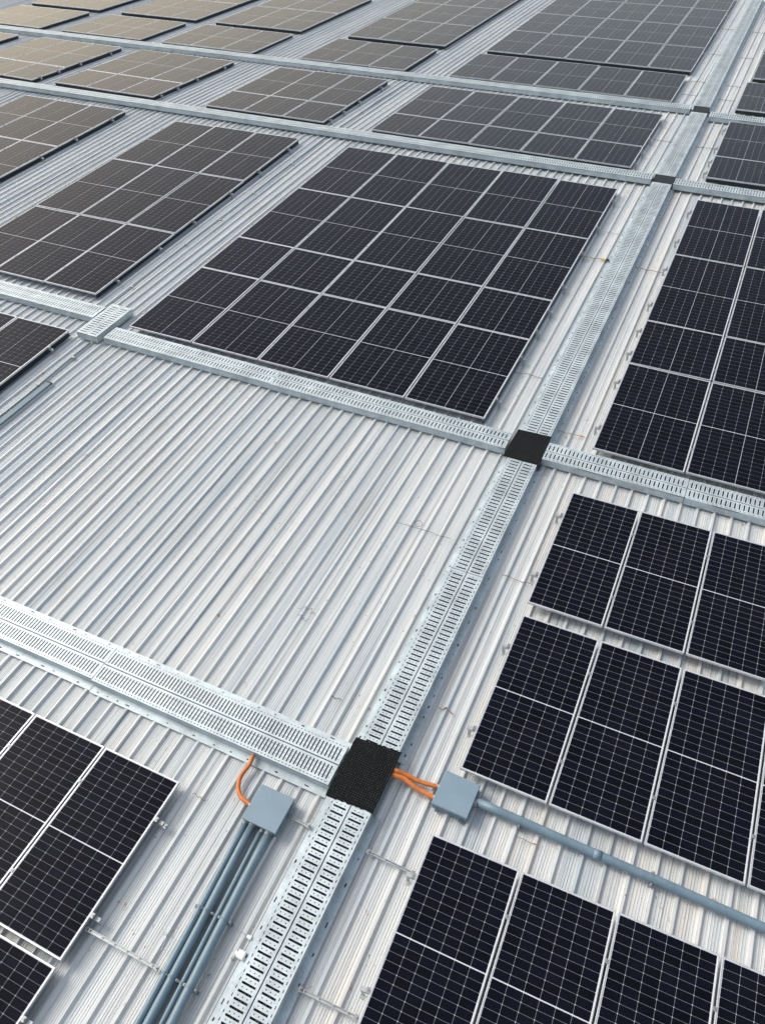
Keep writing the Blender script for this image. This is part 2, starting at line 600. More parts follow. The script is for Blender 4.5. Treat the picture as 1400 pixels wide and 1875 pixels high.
def array(P0, rot, pitch, ncol, rows, desc, tone, small=False, rails=None, side=None, front=None):
    """rows: (offset, length, halves)"""
    ca, sa = math.cos(rot), math.sin(rot)
    nr_ = len(rows)
    for j, (oy, L, hv) in enumerate(rows):
        w_ = pitch - 0.028
        me_f, me_g = panel_parts(w_, L, hv, small)
        for i in range(ncol):
            x, y = i * pitch + 0.014, oy
            u, v = P0[0] + x * ca - y * sa, P0[1] + x * sa + y * ca
            size = 'half-length ' if hv == 1 else ''
            bits = [tone + ' ' + size + 'solar panel']
            if ncol > 1:
                bits.append('%s from left' % ORD[i] if i else 'leftmost')
            if nr_ > 1:
                bits.append('%s row up' % ORD[j] if j else 'nearest row')
            lab = ', '.join(bits) + ', ' + desc
            if len(lab.replace('-', ' ').split()) > 16:
                lab = lab.replace('solar panel', 'panel').replace('dark grey', 'grey')
            r = thing('solar_panel', lab, 'solar panel', 'solar panels ' + desc)
            part('frame', me_f, r)
            part('cell_glass', me_g, r)
            jz = random.uniform(-0.0015, 0.0015)
            place(r, u, v, jz, rot + random.uniform(-0.0008, 0.0008))
            if not small:
                r.matrix_world = r.matrix_world @ Matrix.Rotation(random.uniform(-0.003, 0.003), 4, 'X') @ Matrix.Rotation(random.uniform(-0.006, 0.006), 4, 'Y')
        if side and j == 0:  # added strip that stands in for shade in the gap under the panels
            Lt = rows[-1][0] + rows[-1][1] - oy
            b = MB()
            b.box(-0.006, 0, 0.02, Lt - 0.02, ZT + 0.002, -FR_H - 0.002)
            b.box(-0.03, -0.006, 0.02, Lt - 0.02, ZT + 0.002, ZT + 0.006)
            o = tag(b.build('side_gap_shade', M[side]), ('grey' if side == 'shade_strip_grey' else 'dark') + ' strip added as gap shade, right panel edge, ' + desc, 'shade_strip', 'added strips of gap shade below the panel edges')
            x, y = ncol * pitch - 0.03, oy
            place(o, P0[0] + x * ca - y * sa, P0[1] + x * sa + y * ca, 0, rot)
        if front and j == 0:  # front gap shade, likewise an added dark strip
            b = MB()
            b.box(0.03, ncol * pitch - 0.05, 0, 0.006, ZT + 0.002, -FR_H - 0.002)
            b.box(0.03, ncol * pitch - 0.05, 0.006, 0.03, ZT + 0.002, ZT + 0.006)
            o = tag(b.build('front_gap_shade', M[front]), 'dark strip added as gap shade, front panel edge, ' + desc, 'shade_strip', 'added strips of gap shade below the panel edges')
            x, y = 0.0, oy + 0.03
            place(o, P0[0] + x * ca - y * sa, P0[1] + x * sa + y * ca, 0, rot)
        if rails:
            for q, nm in ((0.23, 'lower'), (0.77, 'upper')):
                y = oy + L * q
                x = -0.10
                u, v = P0[0] + x * ca - y * sa, P0[1] + x * sa + y * ca
                rl = rail('aluminium rail, %s one under %s row, %s' % (nm, ORD[j] if nr_ > 1 else 'only', desc),
                          ncol * pitch + 0.2, 'mounting rails under the panels',
                          cols=[0.10 + pitch * (k + 1) for k in range(ncol - 1)])
                place(rl, u, v, 0, rot)


d = R
G_ = 0.02
# big centre array and its neighbours
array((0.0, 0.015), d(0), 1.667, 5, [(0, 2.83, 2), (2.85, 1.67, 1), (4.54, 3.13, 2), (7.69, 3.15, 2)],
      'large central array', 'dark', rails=True, side='shade_strip_grey')
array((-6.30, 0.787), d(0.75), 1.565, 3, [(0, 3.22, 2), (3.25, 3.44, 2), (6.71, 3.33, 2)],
      'brownish array left of centre', 'dark', rails=True, side='shade_strip')
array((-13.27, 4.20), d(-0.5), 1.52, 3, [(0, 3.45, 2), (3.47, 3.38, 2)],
      'beige-sheened array at the left edge', 'glossy', rails=True, side='shade_strip')
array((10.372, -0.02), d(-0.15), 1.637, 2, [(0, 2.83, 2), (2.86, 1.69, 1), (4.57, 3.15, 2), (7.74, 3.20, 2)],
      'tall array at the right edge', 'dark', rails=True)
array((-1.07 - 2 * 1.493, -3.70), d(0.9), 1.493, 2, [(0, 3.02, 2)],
      'array below the T-shaped tray crossing, left edge', 'dark', rails=True, side='shade_strip')
# near arrays
array((10.36, -3.825), d(0.2), 1.154, 3, [(0, 2.555, 2)], 'upper row of the lower right group', 'near-black', True, rails=True)
array((10.385, -6.695), d(0.1), 1.153, 4, [(0, 2.62, 2)], 'middle row of the lower right group', 'near-black', True, rails=True)
array((10.43, -9.93), d(1.1), 1.103, 4, [(0, 2.33, 2)], 'bottom row of the lower right group', 'near-black', True, rails=True)
array((7.257 - 3 * 1.185, -10.53), d(0), 1.185, 3, [(0, 2.215, 2)], 'upper row of the lower left group', 'near-black', True, rails=True)
array((7.257 - 2 * 1.185, -12.83), d(0), 1.185, 2, [(0, 2.225, 2)], 'bottom row of the lower left corner', 'near-black', True, rails=True)

BL = ['rightmost block', 'five-wide block', 'third block from right', 'fourth block from right', 'fifth block from right', 'sixth block from right']
X0 = [10.375, 0.03, -6.37, -13.25, -18.72, -24.40]
PX = [1.62, 1.66, 1.55, 1.545, 1.49, 1.49]
NX = [2, 5, 3, 3, 3, 3]
RT = [0, 0.1, 0.15, -1.2, -1.5, -1.0]
VY = [12.50, 12.43, 12.46, 12.60, 12.63, 12.60]
TN = ['dark grey', 'dark grey', 'grey', 'beige-grey', 'beige', 'beige']
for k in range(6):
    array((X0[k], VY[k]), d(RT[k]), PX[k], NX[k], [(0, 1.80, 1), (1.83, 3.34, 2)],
          BL[k] + ' between far trays', TN[k], rails=(k < 5), side='shade_strip' if k > 1 else None, front='shade_strip')
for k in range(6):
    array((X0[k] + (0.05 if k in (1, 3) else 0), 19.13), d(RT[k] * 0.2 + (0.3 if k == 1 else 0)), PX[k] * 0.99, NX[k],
          [(0, 3.42, 2)], BL[k] + ', single row beyond farthest tray', TN[k], side='shade_strip' if k > 1 else None, front='shade_strip')
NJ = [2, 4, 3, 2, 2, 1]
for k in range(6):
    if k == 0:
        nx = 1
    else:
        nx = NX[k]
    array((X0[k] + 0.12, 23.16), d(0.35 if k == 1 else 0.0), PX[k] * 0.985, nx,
          [(3.72 * j, 3.66, 2) for j in range(NJ[k])], BL[k] + ', farthest field', TN[k], side='shade_strip' if k > 1 else None, front='shade_strip')


# ------------------------------------------------------------------ cable trays
def lanes_cover(lanes, length, period, phase=0.0):
    """lanes: (x0, x1, hole_len, hole_centre list as fractions) built along +y"""
    b = MB()
    n = int(length / period)
    off = (length - n * period) / 2
    for x0, x1, hl, cs in lanes:
        if not hl:
            b.quad([(x0, 0, 0), (x1, 0, 0), (x1, length, 0), (x0, length, 0)])
            continue
        ys = [0.0]
        for k in range(n):
            for c in cs:
                m_ = off + (k + c) * period
                ys += [m_ - hl / 2, m_ + hl / 2]
        ys.append(length)
        for k in range(0, len(ys), 2):
            b.quad([(x0, ys[k], 0), (x1, ys[k], 0), (x1, ys[k + 1], 0), (x0, ys[k + 1], 0)])
    return b


def tray(name_label, W, L, group, lf=0.0, rf=0.0, detail=2, z=0.0, period=0.081, gap=0.007):
    """tray along +y, x from 0 to W, covers at z; flanges lf / rf at the foot"""
    t = thing('cable_tray', name_label, 'cable tray', group)
    zb = ZT + 0.004
    s = MB()
    e = 0.004
    s.box(0, e, 0, L, zb, z - 0.006)
    s.box(W - e, W, 0, L, zb, z - 0.006)
    s.box(e, W - e, 0, L, zb, zb + e)
    s.box(e, W - e, 0, e, zb + e, z - 0.006)
    s.box(e, W - e, L - e, L, zb + e, z - 0.006)
    s.build('tray_body', M['galv_side'], t)
    for nm, f, x0 in (('l', lf, -lf), ('r', rf, W)):
        if f:
            a = MB()
            a.quad([(x0, 0, zb + 0.003), (x0 + f, 0, zb + 0.003), (x0 + f, L, zb + 0.003), (x0, L, zb + 0.003)])
            gm = MB()  # dark ovals painted on the flange for the shade inside its holes
            y = 0.12
            rnd = random.Random(int(L * 100) + len(nm))
            while y < L - 0.1 and detail:
                ln = rnd.choice((0.018, 0.05, 0.026, 0.012))
                xc = x0 + f * (0.62 if nm == 'r' else 0.38) + rnd.uniform(-.006, .006)
                hw = rnd.choice((0.009, 0.011, 0.007))
                pts_ = [(xc + hw * math.cos(q_ * math.pi / 5), y + (ln if 0 < math.sin(q_ * math.pi / 5 + .01) else -ln) / 2 * 1.0 + hw * math.sin(q_ * math.pi / 5), zb + 0.0042) for q_ in range(10)]
                gm.quad(pts_)
                y += ln + rnd.choice((0.16, 0.3, 0.24, 0.42))
            if gm.f:
                gm.build('hole_shade_row', M['dark'], t)
            a.quad([(x0, 0, zb - 0.001), (x0 + f, 0, zb - 0.001), (x0 + f, 0, zb + 0.003), (x0, 0, zb + 0.003)])
            xe = x0 if nm == 'l' else x0 + f
            a.quad([(xe, 0, zb - 0.02), (xe, L, zb - 0.02), (xe, L, zb + 0.003), (xe, 0, zb + 0.003)])
            a.build('foot_flange', M['galv'], t)
    c = MB()
    c.box(e + 0.002, W - e - 0.002, e + 0.002, L - e - 0.002, zb + e + 0.001, z - 0.045)
    rr = random.Random(3)
    x = 0.03
    while x < W - 0.03:
        r = rr.uniform(0.012, 0.02)
        c.tube([(x, 0.01, z - 0.045 + rr.uniform(-.004, .004)), (x + rr.uniform(-.01, .01), L / 2, z - 0.042), (x, L - 0.01, z - 0.045)], r, 6)
        x += r * 2.1
    c.build('cable', M['cable'], t)
    # two perforated cover strips
    h = W / 2
    hl = period * (0.29 if detail else 0.3) + (0.003 if period < 0.06 else 0)
    for k in (0, 1):
        x0, x1 = (0.0, h - gap) if k == 0 else (h + gap, W)
        e0, e1 = (0.022, 0.044) if k == 0 else (x1 - x0 - 0.040, x1 - x0 - 0.018)
        s0, s1 = (0.066, x1 - 0.030) if k == 0 else (0.034, x1 - x0 - 0.062)
        w_ = x1 - x0
        q = [(0, 0, 0, None)]
        lanes = []
        hole = [0.25]

        def solid(a, b_):
            if b_ - a > 1e-4:
                lanes.append((x0 + a, x0 + b_, 0, None))
        if k == 0:
            solid(0, e0)
            lanes.append((x0 + e0 + 0.005, x0 + e1 - 0.005, period * 0.4, [0.5]))
            lanes.append((x0 + e0, x0 + e0 + 0.006, 0, None))
            lanes.append((x0 + e1 - 0.006, x0 + e1, 0, None))
            solid(e1, s0)
        else:
            solid(0, s0)
        dots = detail == 2
        nn = 9
        for i in range(nn):
            a = s0 + (s1 - s0) * i / nn
            b_ = s0 + (s1 - s0) * (i + 1) / nn
            if dots and i in (1, 4, 7):
                lanes.append((x0 + a + 0.003, x0 + b_ - 0.003, 0.013 if i != 4 else 0.016, [0.75]))
                # slot parts of the dotted lane
                lanes[-1] = (x0 + a + 0.003, x0 + b_ - 0.003, 'dot', None)
                lanes.append((x0 + a, x0 + a + 0.003, hl, [0.25]))
                lanes.append((x0 + b_ - 0.003, x0 + b_, hl, [0.25]))
            else:
                lanes.append((x0 + a, x0 + b_, hl, [0.25]))
        if k == 0:
            solid(s1, w_)
        else:
            solid(s1, e0)
            lanes.append((x0 + e0 + 0.005, x0 + e1 - 0.005, period * 0.4, [0.5]))
            lanes.append((x0 + e0, x0 + e0 + 0.006, 0, None))
            lanes.append((x0 + e1 - 0.006, x0 + e1, 0, None))
            solid(e1, w_)
        b = MB()
        n = int((L - 0.04) / period)
        off = (L - n * period) / 2
        for a, b_, hl_, cs in lanes:
            ys = [0.0]
            if hl_ == 'dot':
                for kk in range(n):
                    for cc, ll in ((0.25, hl), (0.75, period * 0.15)):
                        m_ = off + (kk + cc) * period
                        ys += [m_ - ll / 2, m_ + ll / 2]
            elif hl_:
                for kk in range(n):
                    m_ = off + (kk + cs[0]) * period
                    ys += [m_ - hl_ / 2, m_ + hl_ / 2]
            ys.append(L)
            for i in range(0, len(ys), 2):
                b.quad([(a, ys[i], 0), (b_, ys[i], 0), (b_, ys[i + 1], 0), (a, ys[i + 1], 0)])
        # folded rims
        for xx in (x0, x1):
            b.quad([(xx, 0, 0), (xx, L, 0), (xx, L, -0.02), (xx, 0, -0.02)])
        for yy in (0, L):
            b.quad([(x0, yy, 0), (x1, yy, 0), (x1, yy, -0.02), (x0, yy, -0.02)])
        o = b.build('cover_strip', M['galv'], t)
        o.location.z = z + (0.0 if k else 0.0008)
    return t


GV = 'galvanised tray sections of the long run up the roof'
vs = [(-12.3, -7.66, 'nearest long tray section, running up from the bottom edge to the front black mat', 9.09, 0.54, 2),
      (-6.88, -3.655, 'tray section just above the front black mat, up to the joint', 9.085, 0.53, 2),
      (-3.645, -0.84, 'tray section between the joint and the far black mat', 9.085, 0.525, 2),
      (-0.04, 11.62, 'long bluish tray section between far black mat and first grey crossing plate', 9.085, 0.53, 1),
      (12.16, 18.24, 'bluish tray section between the two grey crossing plates', 9.09, 0.52, 0),
      (18.95, 38.0, 'farthest bluish tray section beyond the second grey crossing plate', 9.07, 0.52, 0)]
for a, b_, lab, u0, W, dt in vs:
    t = tray(lab, W, b_ - a, GV, lf=0.10, rf=0.10, detail=dt)
    place(t, u0, a, 0, R(0.35) if a > 18 else 0)


def htray(lab, group, u0, u1, vf, vb, rotdeg=0.0, lf=0.0, rf=0.0, dt=2, z=0.0, period=0.073):
    """tray along u; vf is the front edge, vb the back edge. local +y -> +u, local x -> -v"""
    t = tray(lab, vb - vf, u1 - u0, group, lf=lf, rf=rf, detail=dt, z=z, period=period)
    place(t, u0, vb, 0, -math.pi / 2 + R(rotdeg))
    return t


G0 = 'tray sections crossing the roof sideways'
htray('wide tray section entering at the left edge above the lower left panels', G0, -0.5, 5.22, -7.56, -7.0, 0, 0.11, 0.11, period=0.052)
htray('wide tray section ending at the front black mat, orange conduit at its edge', G0, 5.23, 8.98, -7.58, -7.0, 0, 0.11, 0.11, period=0.052)
htray('tray section just right of the T-shaped crossing, below the central array', G0, -0.22, 3.995, -0.58, -0.14, -0.4)
htray('tray section between its joint and the left side of the far black mat', G0, 4.005, 8.95, -0.625, -0.17, -0.3)
htray('tray section on the right side of the far black mat, up to the joint', G0, 9.64, 12.105, -0.66, -0.19)
htray('tray section leaving at the right edge below the tall right array', G0, 12.115, 16.5, -0.67, -0.19)
htray('tray section left of the T-shaped crossing, below the brownish array', G0, -8.0, -0.98, -0.02, 0.45)
htray('very long pale tray of the first far crossing, left of the grey plate', G0, -34, 9.04, 11.70, 12.17, 0, dt=0)
htray('short tray of the first far crossing, right of the grey plate', G0, 9.66, 17, 11.60, 12.05, 0, dt=1)
htray('very long pale tray of the second far crossing, left of the grey plate', G0, -38, 9.02, 18.22, 18.72, 0.3, dt=0)
htray('short tray of the second far crossing, right of the grey plate', G0, 9.69, 17, 17.95, 18.50, 0, dt=0)
htray('distant tray at the top right corner of the roof', G0, 9.66, 17, 38.0, 38.5, 0, dt=0)
t = tray('short raised tray piece forming the T-shaped crossing', 0.56, 1.24, 'tray crossing pieces', detail=2, z=0.012)
place(t, -0.93, -0.63, 0, R(-0.5))


# ------------------------------------------------------------------ rubber mats and plates
def rubber_mat(lab, c, drop_right=0.0, curl=0.012, seed=1):
    """c: corners TL TR BR BL (u, v)"""
    rnd = random.Random(seed)
    t = thing('rubber_mat', lab, 'rubber mat', 'black rubber mats on the tray crossings')
    cx = sum(p[0] for p in c) / 4
    cy = sum(p[1] for p in c) / 4
    b = MB()
    n = 28
    ru = [[rnd.uniform(-1, 1) for _ in range(n + 1)] for _ in range(4)]
    grid = []
    for j in range(n + 1):
        for i in range(n + 1):
            s_, q = i / n, j / n
            x = (c[3][0] * (1 - s_) + c[2][0] * s_) * (1 - q) + (c[0][0] * (1 - s_) + c[1][0] * s_) * q
            y = (c[3][1] * (1 - s_) + c[2][1] * s_) * (1 - q) + (c[0][1] * (1 - s_) + c[1][1] * s_) * q
            z = 0.010 + curl * (0.3 * math.sin(s_ * 5 + seed) * math.sin(q * 4) + 0.25 * math.sin(s_ * 13 + q * 9))
            if j == n:
                y += curl * ru[0][i] * 0.9
            if j == 0:
                y += curl * ru[1][i] * 0.9
            if i == 0:
                x += curl * ru[2][j] * 0.6
            if i == n:
                x += curl * ru[3][j] * 0.2
            e = min(q, 1 - q)
            if e < 0.06:
                z -= (0.06 - e) * 0.06
            grid.append((x - cx, y - cy, z))
    b.v = grid + [(x, y, z - 0.006) for x, y, z in grid]
    o = (n + 1) * (n + 1)

    def fq(*f):
        b.f.append(f)
        b.m.append(0)
        b.sm.append(False)
    for j in range(n):
        for i in range(n):
            a = j * (n + 1) + i
            fq(a, a + 1, a + n + 2, a + n + 1)
            fq(o + a, o + a + n + 1, o + a + n + 2, o + a + 1)
    for i in range(n):
        fq(i, o + i, o + i + 1, i + 1)
        k = n * (n + 1) + i
        fq(k, k + 1, o + k + 1, o + k)
        k = i * (n + 1)
        fq(k, k + n + 1, o + k + n + 1, o + k)
        k = i * (n + 1) + n
        fq(k, o + k, o + k + n + 1, k + n + 1)
    b.build('mat_sheet', M['mat'], t)
    # folded down right side
    if drop_right:
        f = MB()
        x = c[2][0] - cx + 0.004
        f.box(x, x + 0.008, c[2][1] - cy, c[2][1] - cy + drop_right, ZT + 0.01, 0.004)
        f.build('folded_edge', M['dark'], t)
    place(t, cx, cy, 0)
    # tray crossing box below the mat
    k = MB()
    k.box(c[0][0] + 0.05 - cx, c[1][0] - 0.03 - cx, c[3][1] + 0.03 - cy, c[0][1] - 0.03 - cy, ZT + 0.004, -0.012)
    kk = k.build('crossing_box', M['galv_side'], t)
    return t


rubber_mat('large black grid rubber mat on the nearest tray crossing', [(9.01, -6.85), (9.645, -6.80), (9.645, -7.68), (9.01, -7.71)], 0.0, 0.010, 1)
rubber_mat('smaller smooth black rubber mat on the tray crossing in mid distance', [(9.01, -0.05), (9.635, -0.02), (9.63, -0.86), (8.985, -0.865)], 0.16, 0.002, 2)
for lab, u0, u1, v0, v1 in (('grey plate on the first far tray crossing', 9.07, 9.63, 11.64, 12.14),
                            ('grey plate on the second far tray crossing', 9.09, 9.60, 18.30, 18.90)):
    t = thing('crossing_plate', lab, 'cover plate', 'grey plates on far tray crossings')
    b = MB()
    L = v1 - v0
    b.v = [(0, 0, -0.075), (u1 - u0, 0, -0.075), (u1 - u0, L, 0.012), (0, L, 0.012)]
    b.v += [(x, y, ZT) for x, y, z in b.v]
    for f in ((0, 1, 2, 3), (4, 5, 1, 0), (5, 6, 2, 1), (6, 7, 3, 2), (7, 4, 0, 3)):
        b.f.append(f)
        b.m.append(0)
        b.sm.append(False)
    b.build('sloping_plate', M['plate'], t)
    c = MB()
    for x in (0.05, u1 - u0 - 0.05):
        c.tube([(x, 0.06, -0.066), (x, 0.06, -0.05)], 0.014, 6)
    c.build('screw', M['bolt'], t)
    place(t, u0, v0, 0)


# ------------------------------------------------------------------ enclosures and conduits
def enclosure(lab, u, v, w_, rot, glands, zt=0.0):
    t = thing('junction_box', lab, 'junction box', 'blue-grey junction boxes')
    h = w_ / 2
    b = MB()
    b.box(-h + 0.008, h - 0.008, -h + 0.008, h - 0.008, ZT + 0.012, zt - 0.034, 0)
    b.box(-h + 0.05, -h + 0.1, -h - 0.02, h + 0.02, ZT, ZT + 0.012)
    b.box(h - 0.1, h - 0.05, -h - 0.02, h + 0.02, ZT, ZT + 0.012)
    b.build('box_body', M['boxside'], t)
    l = MB()
    l.box(-h, h, -h, h, zt - 0.032, zt, 0, 0.006)
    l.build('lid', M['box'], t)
    s = MB()
    for x in (-1, 1):
        for y in (-1, 1):
            s.tube([(x * (h - 0.025), y * (h - 0.025), zt), (x * (h - 0.025), y * (h - 0.025), zt + 0.002)], 0.006, 8)
    s.build('lid_screw', M['bolt'], t)
    hg = MB()
    for y in (-0.13, 0.13):
        hg.tube([(h + 0.006, y - 0.03, zt - 0.035), (h + 0.006, y + 0.03, zt - 0.035)], 0.007, 8)
    hg.build('hinge', M['boxside'], t)
    for (px, py, dx, dy, r) in glands:
        g = MB()
        z = ZT + 0.065
        g.tube([(px, py, z), (px + dx * 0.018, py + dy * 0.018, z)], r * 1.35, 8)
        g.tube([(px + dx * 0.018, py + dy * 0.018, z), (px + dx * 0.04, py + dy * 0.04, z)], r * 1.15, 12)
        g.build('gland', M['bolt'], t)
    place(t, u, v, 0, rot)
    return t


h1 = 0.2375
enclosure('square blue-grey junction box left of the front mat, four conduits leaving it', 8.447, -8.143, 0.475, 0,
          [(x - 8.447, -h1 + 0.006, 0, -1, r) for x, r in ((8.25, .036), (8.35, .042), (8.49, .027), (8.58, .046))] + [(-h1 + 0.006, -0.03, -1, 0, .026)])
enclosure('square blue-grey junction box right of the front mat, one thick conduit', 10.478, -7.03, 0.468, R(-1),
          [(0.23, 0.03, 1, 0, .05), (-0.23, 0.03, -1, 0, .026), (-0.23, -0.12, -1, 0, .026)])

zc = ZT + 0.065
PIP = [(8.255, 0.040, 'leftmost'), (8.350, 0.048, 'second from left'), (8.478, 0.029, 'thin, third from left'), (8.585, 0.053, 'rightmost and thickest')]
for u, r, w_ in PIP:
    b = MB()
    pts = [(u + (-8.41 - v) * 0.042 + 0.004 * math.sin(v * 1.7 + u * 9), v, ZT + 0.012 + r + 0.012) for v in [-8.40 - 0.25 * k for k in range(18)]]
    pts[0] = (u, -8.40, zc)
    b.tube(pts, r, 16)
    kc = 9 + int(u * 100) % 3
    b.tube([Vector(pts[kc]).lerp(Vector(pts[kc + 1]), 0.1), Vector(pts[kc]).lerp(Vector(pts[kc + 1]), 0.45)], r * 1.1, 16)
    o = b.build('conduit', M['pipe'])
    tag(o, 'blue-grey conduit running down from the left junction box, ' + w_, 'conduit', 'conduits below the left junction box')
    o['label'] = 'blue-grey conduit running down from the left junction box, ' + w_
b = MB()
b.tube([(10.72 + 0.3 * k, -6.985 - 0.004 * k, zc + 0.004 * math.sin(k)) for k in range(20)], 0.055, 20)
for x in (12.2, 15.0):
    b.tube([(x, -7.005, zc), (x + 0.09, -7.006, zc)], 0.059, 20)
o = b.build('conduit', M['pipe'])
tag(o, 'thick blue-grey conduit running right from the right junction box', 'conduit')


def bez(pts, n=10):
    P = [Vector(p) for p in pts]
    out = []
    for i in range(len(P) - 1):
        p0, p1, p2, p3 = P[max(i - 1, 0)], P[i], P[i + 1], P[min(i + 2, len(P) - 1)]
        for k in range(n):
            q = k / n
            out.append(0.5 * ((2 * p1) + (p2 - p0) * q + (2 * p0 - 5 * p1 + 4 * p2 - p3) * q * q + (3 * p1 - p0 - 3 * p2 + p3) * q ** 3))
    out.append(P[-1])
    return out


def corrugated(lab, pts, r):
    p = bez(pts, 24)
    rr = [r * (1.0 if k % 2 else 0.90) for k in range(len(p))]
    b = MB()
    b.tube(p, r, 12, rr=rr)
    o = b.build('flexible_conduit', M['orange'])
    return tag(o, lab, 'flexible conduit', 'orange flexible conduits')


corrugated('curved orange flexible conduit from tray edge to left junction box',
           [(7.885, -7.60, -0.06), (7.90, -7.72, -0.075), (7.875, -7.90, -0.10), (7.93, -8.04, -0.10), (8.03, -8.13, -0.09), (8.21, -8.175, zc)], 0.030)
corrugated('upper orange flexible conduit between front mat and right junction box',
           [(9.56, -7.03, -0.03), (9.66, -7.045, -0.03), (9.80, -7.03, -0.06), (10.0, -7.03, -0.085), (10.245, -7.0, zc)], 0.032)
corrugated('lower orange flexible conduit between front mat and right junction box',
           [(9.56, -7.07, -0.04), (9.67, -7.10, -0.045), (9.82, -7.09, -0.065), (9.98, -7.13, -0.08), (10.245, -7.15, zc)], 0.034)
b = MB()
b.tube([(7.885, -7.545, -0.075), (7.886, -7.60, -0.066)], 0.034, 10)
b.tube([(7.886, -7.60, -0.066), (7.89, -7.635, -0.064)], 0.029, 10)
tag(b.build('conduit_fitting', M['bolt']), 'small metal fitting where curved orange conduit enters the tray', 'fitting')


# ------------------------------------------------------------------ struts and clamps
def strut(lab, u0, v0, u1, v1, z0, group='slotted strut channels', w_=0.036, h=0.026):
    t = thing('strut_channel', lab, 'strut', group)
    L = math.hypot(u1 - u0, v1 - v0)
    b = MB()
    b.box(0, L, -w_ / 2, -w_ / 2 + 0.005, 0, h)
    b.box(0, L, w_ / 2 - 0.005, w_ / 2, 0, h)
    b.box(0, L, -w_ / 2 + 0.005, w_ / 2 - 0.005, 0, 0.004)
    x = 0.06
    while x < L - 0.05:
        b.box(x, x + 0.012, -w_ / 2 + 0.005, w_ / 2 - 0.005, h - 0.006, h - 0.002)
        x += 0.17
    b.build('channel', M['strut'], t)
    for x in (0.02, L - 0.02):
        c = MB()
        c.box(x - 0.022, x + 0.022, -0.028, 0.028, h, h + 0.006, 0, 0.001)
        c.tube([(x, 0, h + 0.006), (x, 0, h + 0.02)], 0.011, 6)
        c.build('bolt', M['bolt'], t)
    place(t, u0, v0, z0, math.atan2(v1 - v0, u1 - u0))


ZS = ZT + 0.003
strut('long pale strut from the lower left panels to the four conduits', 7.235, -10.15, 8.24, -10.145, ZS + 0.05)
strut('short strut stub sticking out of the lower left panels', 7.235, -8.835, 7.41, -8.835, ZS + 0.06)
strut('thin strut between nearest tray and bottom right panels, upper one', 9.75, -8.075, 10.37, -8.083, ZS + 0.02, w_=0.03)
strut('thin strut between nearest tray and bottom right panels, lower one', 9.71, -9.669, 10.41, -9.65, ZS + 0.02)
strut('short strut from left junction box to the nearest tray', 8.69, -8.088, 8.99, -8.10, ZS + 0.02, w_=0.03)


def strap(lab, pts, v, du=0.0, group='clamps over the conduits'):
    """saddle clamp over a conduit: pts (u, r, z centre)"""
    t = thing('conduit_clamp', lab, 'clamp', group)
    u0 = pts[0][0]
    for u, r, z in pts:
        b = MB()
        rr = r + 0.004
        n = 12
        for k in range(n):
            a0, a1 = math.pi * k / n, math.pi * (k + 1) / n
            p = [(u - u0 + rr * math.cos(a0), -0.014, z + rr * math.sin(a0)), (u - u0 + rr * math.cos(a0), 0.014, z + rr * math.sin(a0)),
                 (u - u0 + rr * math.cos(a1), 0.014, z + rr * math.sin(a1)), (u - u0 + rr * math.cos(a1), -0.014, z + rr * math.sin(a1))]
            b.quad(p)
        b.build('saddle', M['boxside'], t)
        for s_ in (-1, 1):
            c = MB()
            x = u - u0 + s_ * (rr + 0.012)
            c.box(x - 0.014, x + 0.014, -0.014, 0.014, ZS + 0.006, z + 0.004)
            c.tube([(x, 0, z + 0.004), (x, 0, z + 0.026)], 0.008, 6)
            c.build('clamp_ear', M['bolt'], t)
    bar = MB()
    bar.box(-0.08, pts[-1][0] - u0 + 0.10, -0.018, 0.018, ZS - 0.001, ZS + 0.006)
    bar.build('base_bar', M['boxside'], t)
    place(t, u0, v, 0)


def pipes_at(v):
    return [(u + (-8.41 - v) * 0.042, r, ZT + 0.024 + r) for u, r, _ in PIP]


for v, w_ in ((-9.43, 'upper'), (-10.15, 'lower')):
    strap('%s row of metal clamps over the four conduits' % w_, pipes_at(v), v, group='clamps over the conduits')
strap('metal clamp on thick conduit nearer to the right junction box', [(0, 0.055, zc)], 0)
cl = [o for o in COL.objects if o.name.startswith('conduit_clamp')][-1]
place(cl, 11.30, -6.992, 0, math.pi / 2)
strap('metal clamp on thick conduit farther from the right junction box', [(0, 0.055, zc)], 0)
cl = [o for o in COL.objects if o.name.startswith('conduit_clamp')][-1]
place(cl, 12.88, -7.013, 0, math.pi / 2)


# ------------------------------------------------------------------ small loose things
def wire(name, lab, pts, r, mat, cat='wire', group=None, n=8):
    b = MB()
    b.tube(bez(pts, n), r, 6)
    return tag(b.build(name, mat), lab, cat, group)


def wiggly(u0, u1, v, z, seed, amp=0.02, n=7):
    rnd = random.Random(seed)
    out = []
    for k in range(n + 1):
        q = k / n
        out.append((u0 + (u1 - u0) * q, v + rnd.uniform(-amp, amp), z + rnd.uniform(0, 0.012)))
    return out


zw = ZT + 0.008
GW = 'loose grounding wires between panels and tray'
wire('grounding_wire', 'brown wire with yellow tape right of the central array, near its top', wiggly(8.33, 8.90, 7.05, zw, 3), 0.007, M['rust'], group=GW)
b = MB()
b.box(8.80, 8.93, 7.02, 7.09, zw, zw + 0.02, 0, 0.004)
tag(b.build('tape_tag', M['yellow']), 'small faded yellow tag at the end of a brown wire', 'tag')
b = MB()
b.box(8.935, 9.0, 7.015, 7.10, zw, zw + 0.03, 0, 0.006)
tag(b.build('rubber_plug', M['dark']), 'small black plug beside the yellow tag and the tray', 'plug')
wire('grounding_wire', 'rusty wire right of the central array near its bottom corner', wiggly(8.33, 8.93, 1.84, zw, 4), 0.006, M['rust'], group=GW)
wire('grounding_wire', 'pinkish rusty wire between long tray and top of tall right array', wiggly(9.70, 10.30, 6.95, zw, 5), 0.006, M['rust'], group=GW)
